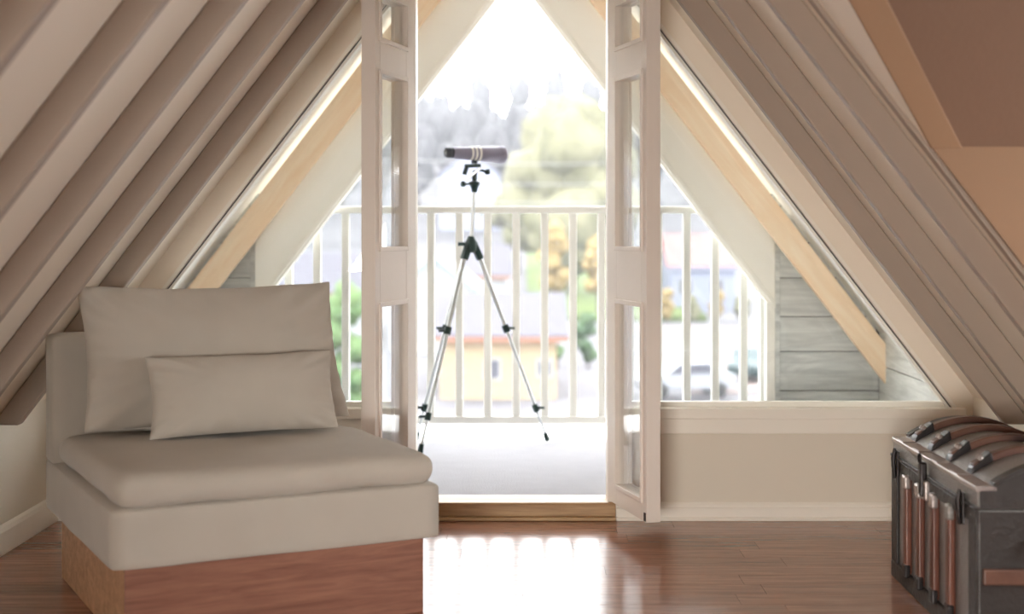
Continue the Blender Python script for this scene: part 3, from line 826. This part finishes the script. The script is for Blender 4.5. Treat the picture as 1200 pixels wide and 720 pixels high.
def gz(x, y):
    """height of the ground outside"""
    h = -6.0
    if y > 66: h += (y-66)*0.045
    if y > 110: h += (y-110)*0.075
    h += 5.0*max(0, min(1, (y-150)/120))*math.sin(x*0.02+0.6)
    return h
bm = BM(); gv = {}
xs_ = [-220+i*11 for i in range(41)]; yss = [7.6, 10, 14, 20, 28, 36, 46, 56, 66, 76, 88, 100, 115, 135, 160, 190, 225, 265, 310]
for i, x in enumerate(xs_):
    for j, y in enumerate(yss):
        gv[i, j] = bm.verts.new((x, y, gz(x, y) - (0 if y > 36 else 0)))
for i in range(len(xs_)-1):
    for j in range(len(yss)-1):
        bm.faces.new((gv[i, j], gv[i+1, j], gv[i+1, j+1], gv[i, j+1]))
wooded = [f for f in bm.faces if min(v.co.y for v in f.verts) >= 134]
hb_ = bm.copy()
bmesh.ops.delete(bm, geom=wooded, context='FACES')
bmesh.ops.delete(hb_, geom=[f for f in hb_.faces if min(v.co.y for v in f.verts) < 134], context='FACES')
tag(link('hill', hb_, M['hill_leaf'], None, smooth=180), 'grey undergrowth of the wooded hill', None, None, 'structure')
tag(link('ground', bm, M['ground'], None, smooth=180), 'pale ground of the neighbourhood rising to a wooded hill', None, None, 'structure')

def patch(name, label, mat, px0, px1, Y0, Y1, lift):
    bm = BM(); n = 16; g = {}
    for i in range(n+1):
        for j in range(n+1):
            Y = Y0+(Y1-Y0)*j/n; x = ((px0+(px1-px0)*i/n)-610)*((Y0+Y1)/2)/F
            for k, dz in ((0, lift), (1, -0.6)): g[i, j, k] = bm.verts.new((x, Y, gz(x, Y)+dz))
    for i in range(n):
        for j in range(n):
            bm.faces.new([g[a, b, 0] for a, b in ((i, j), (i+1, j), (i+1, j+1), (i, j+1))])
            bm.faces.new([g[a, b, 1] for a, b in ((i, j), (i, j+1), (i+1, j+1), (i+1, j))])
    for i in range(n):
        for j in (0, n): bm.faces.new([g[i, j, 0], g[i, j, 1], g[i+1, j, 1], g[i+1, j, 0]])
        for j in (0, n): bm.faces.new([g[j, i, 0], g[j, i, 1], g[j, i+1, 1], g[j, i+1, 0]])
    return tag(link(name, bm, mat), label, None, None, 'structure')
patch('lawn', 'bright green lawn on the slope behind the yellow house', M['grass'], 618, 790, 92, 131, 0.35)
patch('pavement', 'pale pink paved forecourt seen through the right window', M['pink_paving'], 770, 960, 62, 88, 0.10)

def blob(r, seed, sub=2, amp=0.35, f=1.3):
    bm = BM(); bmesh.ops.create_icosphere(bm, subdivisions=sub, radius=1.0)
    for v in bm.verts:
        d = v.co.normalized()
        v.co = d*r*(1+amp*noise.noise(d*f*1.7+Vector((seed, 0, 0)))+amp*0.7*noise.noise(d*f*5+Vector((0, seed, 0))))
    return bm
def clump_mesh(w, h, n, seed, leaf=0.0):
    """crown: joined lumps spread over an ellipsoid w wide and h tall, base at z 0"""
    rnd = random.Random(seed); out = BM()
    for i in range(n):
        a = rnd.random()*2*PI; q = rnd.random()**0.5; zz = rnd.random()
        prof = math.sin(PI*(0.12+0.8*zz))**0.8
        b = blob(min(w, h)*(0.17+0.10*rnd.random()), seed*3.1+i, 2)
        off = Vector((math.cos(a)*q*w*0.36*prof, math.sin(a)*q*w*0.36*prof, h*(0.16+0.68*zz)))
        me = bpy.data.meshes.new('t'); 
        for v in b.verts: v.co += off
        b.to_mesh(me); b.free(); out.from_mesh(me); bpy.data.meshes.remove(me)
    return out
def tree(name, label, cat, x, y, w, h, trunk, mat, n=16, seed=1, group=None, z=None):
    z = gz(x, y) if z is None else z
    t = tag(empty(name, (x, y, z)), label, cat, group)
    link('crown', clump_mesh(w, h-trunk, n, seed), mat, t, (0, 0, trunk), smooth=180)
    link('trunk', tube(BM(), [(0, 0, -0.3), (0.05*h*0.3, 0, trunk*0.7), (0, 0, trunk+(h-trunk)*0.4)], [h*0.028, h*0.022, h*0.012], 10), M['bark'], t, smooth=60)
    return t
def tree_px(name, label, cat, px, pw, ptop, Y, mat, trunk=0.2, n=16, seed=1, group=None):
    x = (px-610)*Y/F; z = gz(x, Y); h = EYE+(268-ptop)*Y/F - z
    return tree(name, label, cat, x, Y, pw*Y/F, h, h*trunk, mat, n, seed, group)

def house(name, label, px0, px1, Y, depth, wall_h, roof_h, wall_m, roof_m, gable=False, wins=(), eave=0.4, zb=None):
    xa, xb = (px0-610)*Y/F, (px1-610)*Y/F; xm = (xa+xb)/2
    z = gz(xm, Y) if zb is None else zb
    h = tag(empty(name, (xm, Y, z)), label, 'house'); w = (xb-xa)/2
    if gable:
        link('walls', prism_xz(BM(), [(-w, -1), (w, -1), (w, wall_h), (0, wall_h+roof_h), (-w, wall_h)], 0, depth), wall_m, h)
        for s in (-1, 1):
            n = Vector((s*roof_h, 0, w)).normalized()
            k = (w+eave)/w
            q = [Vector((0, -eave, wall_h+roof_h)), Vector((s*w*k, -eave, wall_h+roof_h-roof_h*k)), Vector((s*w*k, depth+eave, wall_h+roof_h-roof_h*k)), Vector((0, depth+eave, wall_h+roof_h))]
            link('roof_slope', prism(BM(), q, n*0.15), roof_m, h)
    else:
        link('walls', prism(BM(), [(-w, 0, -1), (-w, depth, -1), (-w, depth, wall_h), (-w, depth/2, wall_h+roof_h), (-w, 0, wall_h)], (2*w, 0, 0)), wall_m, h)
        for s in (-1, 1):
            k = (depth/2+eave)/(depth/2); ym = depth/2
            n = Vector((0, s*roof_h, ym)).normalized()
            q = [Vector((-w-eave, ym, wall_h+roof_h)), Vector((w+eave, ym, wall_h+roof_h)), Vector((w+eave, ym+s*ym*k, wall_h+roof_h-roof_h*k)), Vector((-w-eave, ym+s*ym*k, wall_h+roof_h-roof_h*k))]
            link('roof_slope', prism(BM(), q, n*0.15), roof_m, h)
        link('eave_board', B(-w-eave, w+eave, -eave-0.05, -eave+0.05, wall_h-roof_h*eave/(depth/2)-0.12, wall_h-roof_h*eave/(depth/2)+0.08), M['fascia'] if roof_m == M['slate'] else wall_m, h)
    for (u, zc, ww, hh) in wins:
        fr = link('window', B(u-ww/2-0.08, u+ww/2+0.08, -0.06, 0.02, zc-hh/2-0.08, zc+hh/2+0.08), M['white_wall'], h)
        link('pane', B(u-ww/2, u+ww/2, -0.08, -0.05, zc-hh/2, zc+hh/2), M['win_dark'], fr)
    return h
house('house', 'warm yellow house under a lavender grey roof behind the tripod legs', 516, 652, 60, 8, 2.7, 1.4, M['yellow_wall'], M['slate'], False, [(-0.25, 1.25, 0.55, 0.75), (1.9, 1.3, 0.5, 0.6)], 0.5, -6.0)
house('house', 'white gabled house with pale mint roof left of the tripod', 455, 562, 76, 9, 3.2, 1.8, M['white_wall'], M['mint_roof'], True, [], 0.4)
house('house', 'small pale house on the slope left of the yellow-green tree', 546, 592, 97, 8, 2.6, 1.8, M['white_wall'], M['slate'], False, [(-0.5, 1.4, 0.9, 0.9)], 0.4)
house('house', 'tall pale blue house below the wooded hill behind the scope', 515, 585, 150, 10, 6.0, 2.4, M['blue_wall'], M['slate'], True, [(-1.4, 2.2, 1, 1.3), (1.4, 2.2, 1, 1.3)], 0.4)
house('house', 'pale blue house with faded red roof seen through the right window', 786, 862, 98, 8, 3.1, 2.0, M['blue_wall'], M['red_roof'], False, [(-1.2, 1.7, 0.9, 1.0), (0.9, 1.7, 0.9, 1.0)], 0.3)
house('house', 'pale house with lavender grey roof seen through the left window', 318, 432, 82, 9, 2.8, 2.0, M['white_wall'], M['slate'], False, [(-1.2, 1.5, 0.9, 1.0), (1.4, 1.5, 0.9, 1.0)], 0.4)

tree_px('broad_tree', 'big yellow-green tree rising behind the railing beside the right door', 'tree', 668, 150, 108, 108, M['gold_leaf'], 0.12, 46, 11)
tree_px('broad_tree', 'yellow-green tree standing low behind the spotting scope', 'tree', 606, 62, 190, 121, M['gold_leaf'], 0.1, 22, 12)
tree_px('autumn_tree', 'orange autumn tree below the big yellow-green tree', 'tree', 650, 40, 250, 95, M['autumn_leaf'], 0.1, 18, 13)
tree_px('autumn_tree', 'ochre tree beyond the baluster beside the right door', 'tree', 700, 36, 264, 94, M['autumn_leaf'], 0.1, 18, 14)
tree_px('garden_tree', 'leafy green tree outside the left window beside the big pillow', 'tree', 408, 62, 300, 44, M['green_leaf'], 0.12, 26, 15)
for k, (px, pw, pt, Yv, m_) in enumerate([(624, 24, 352, 71, 'dark_leaf'), (652, 26, 358, 71, 'green_leaf'), (688, 34, 362, 71, 'dark_leaf'), (566, 22, 346, 73, 'dark_leaf')]):
    lb = ['dark green round shrub right of the yellow house roof', 'mid green shrub second from the yellow house along the lawn', 'dark wide shrub on the lawn nearest the right door', 'dark narrow shrub between the mint-roofed house and the yellow house'][k]
    tree_px('garden_shrub', lb, 'shrub', px, pw, pt, Yv, M[m_], 0.05, 12, 20+k, 'shrubs along the lawn')
for k in range(5):
    tree_px('garden_shrub', ['ochre shrub seen just right of the right door edge, first of the row', 'yellow-green shrub second in the row behind the pink forecourt', 'ochre shrub in the middle of the row behind the pink forecourt', 'yellow-green shrub fourth in the row behind the pink forecourt', 'ochre shrub at the far end of the row beside the grey planks'][k], 'shrub', 782+k*29, 23, 338+(k % 2)*6, 92, M['gold_leaf'] if k % 2 else M['autumn_leaf'], 0.05, 12, 30+k, 'shrubs behind the pink forecourt')
# wooded hill
rnd = random.Random(5)
protos = [clump_mesh(9, 10, 18, 50+k) for k in range(4)]
pm = []
for b in protos:
    bmesh.ops.recalc_face_normals(b, faces=b.faces)
    me = bpy.data.meshes.new('crown'); b.to_mesh(me); b.free(); me.materials.append(M['hill_leaf'])
    for p in me.polygons: p.use_smooth = True
    pm.append(me)
bt = tube(BM(), [(0, 0, -0.5), (0, 0, 5)], [0.35, 0.2], 8); tm = bpy.data.meshes.new('trunk'); bt.to_mesh(tm); bt.free(); tm.materials.append(M['bark'])
sky_line = [(100, 150), (330, 130), (430, 120), (490, 112), (520, 104), (555, 92), (590, 88), (615, 84), (632, 62), (650, 78), (690, 84), (720, 98), (780, 120), (900, 140), (1050, 150)]
def top_at(px):
    for (a, ya), (b, yb) in zip(sky_line[:-1], sky_line[1:]):
        if a <= px <= b: return ya+(yb-ya)*(px-a)/(b-a)
    return 140
for r, Yr in enumerate((262, 228, 196, 168)):
    for k in range(19):
        px = 155+k*45+(r % 2)*22+rnd.uniform(-3, 3)
        Y = Yr+rnd.uniform(-4, 4); x = (px-610)*Y/F; z = gz(x, Y)
        if r == 0:
            h = max(6, EYE+(268-top_at(px))*Y/F-z)
        else: h = rnd.uniform(8, 12)
        t = tag(empty('hill_tree', (x, Y, z)), 'hazy grey tree on the wooded hill below the sky', 'tree', 'trees on the hazy hill')
        sc = h/11.5
        c = link('crown', pm[(k+r) % 4], None, t, (0, 0, 1.5*sc)); q_ = 0.50; c.scale = (sc*q_, sc*q_, sc)
        c.rotation_euler = (0, 0, rnd.random()*6)
        q = link('trunk', tm, None, t); q.scale = (sc, sc, sc)

def car(name, label, x, y, yaw, mat):
    z = gz(x, y)+0.1
    c = tag(empty(name, (x, y, z), yaw), label, 'car')
    prof = [(-2.0, 0.3), (-2.05, 0.75), (-1.75, 0.92), (-1.05, 0.98), (-0.45, 1.42), (0.85, 1.45), (1.55, 1.0), (2.0, 0.9), (2.08, 0.5), (2.0, 0.3)]
    link('body', prism_xz(BM(), prof, -0.82, 0.82), mat, c, bevel=0.08, seg=2)
    gp = [(-0.92, 0.98), (-0.42, 1.37), (0.82, 1.39), (1.36, 1.0)]
    for s in (-1, 1): link('side_window', prism_xz(BM(), gp, s*0.80, s*0.835), M['win_dark'], c)
    for xx in (-1.25, 1.25):
        for s in (-1, 1): link('wheel', lathe(BM(), [(0, 0.29), (0.03, 0.33), (0.18, 0.33), (0.21, 0.29)], (xx, s*0.87-s*0.0, 0.30), (0, -s, 0), 18), M['tyre'], c, smooth=40)
    return c
car('parked_car', 'dark teal car parked on the forecourt edge behind the right baluster', (882-610)*67/F, 67, math.radians(70), M['car_dark'])
car('parked_car', 'silver car parked left of the dark teal car', (802-610)*60.5/F, 60.5, math.radians(10), M['car_pale'])

# utility poles and wires
P1, P2 = Vector((-16.5, 88, gz(-16.5, 88))), Vector((14.5, 84, gz(14.5, 84)))
for p, hh, lb in ((P1, 12.5, 'wooden utility pole hidden behind the left door'), (P2, 12.0, 'wooden utility pole hidden behind the right door')):
    u = tag(empty('utility_pole', p), lb, 'pole', 'utility poles')
    link('pole', tube(BM(), [(0, 0, -0.5), (0, 0, hh)], [0.16, 0.11], 12), M['pole_wood'], u, smooth=60)
    link('cross_arm', B(-0.06, 0.06, -0.9, 0.9, hh-1.0, hh-0.86), M['pole_wood'], u)
for k, dz in enumerate((11.2, 10.0, 8.9)):
    a, b = P1+Vector((0, -0.3, dz)), P2+Vector((0, -0.3, dz-0.6))
    pts = [a.lerp(b, i/16)-Vector((0, 0, 0.9*(1-(2*i/16-1)**2))) for i in range(17)]
    tag(link('power_line', tube(BM(), pts, 0.03, 6), M['wire'], None, smooth=180), ['topmost pale power line crossing the view behind the railing', 'middle pale power line crossing the view behind the railing', 'lowest pale power line crossing the view behind the railing'][k], 'wire', 'power lines')

# thin haze over the valley
hz = bpy.data.materials.new('valley_haze'); hz.use_nodes = True
nt = hz.node_tree; nt.nodes.remove(nt.nodes['Principled BSDF'])
vsn = N(nt, 'ShaderNodeVolumeScatter', Density=0.0007); vsn.inputs['Color'].default_value = (0.93, 0.95, 1.0, 1)
nt.links.new(vsn.outputs[0], nt.nodes['Material Output'].inputs['Volume'])
tag(link('outside_haze', B(-230, 230, 14, 320, -12, 90), hz), 'thin pale haze in the valley', None, None, 'stuff')
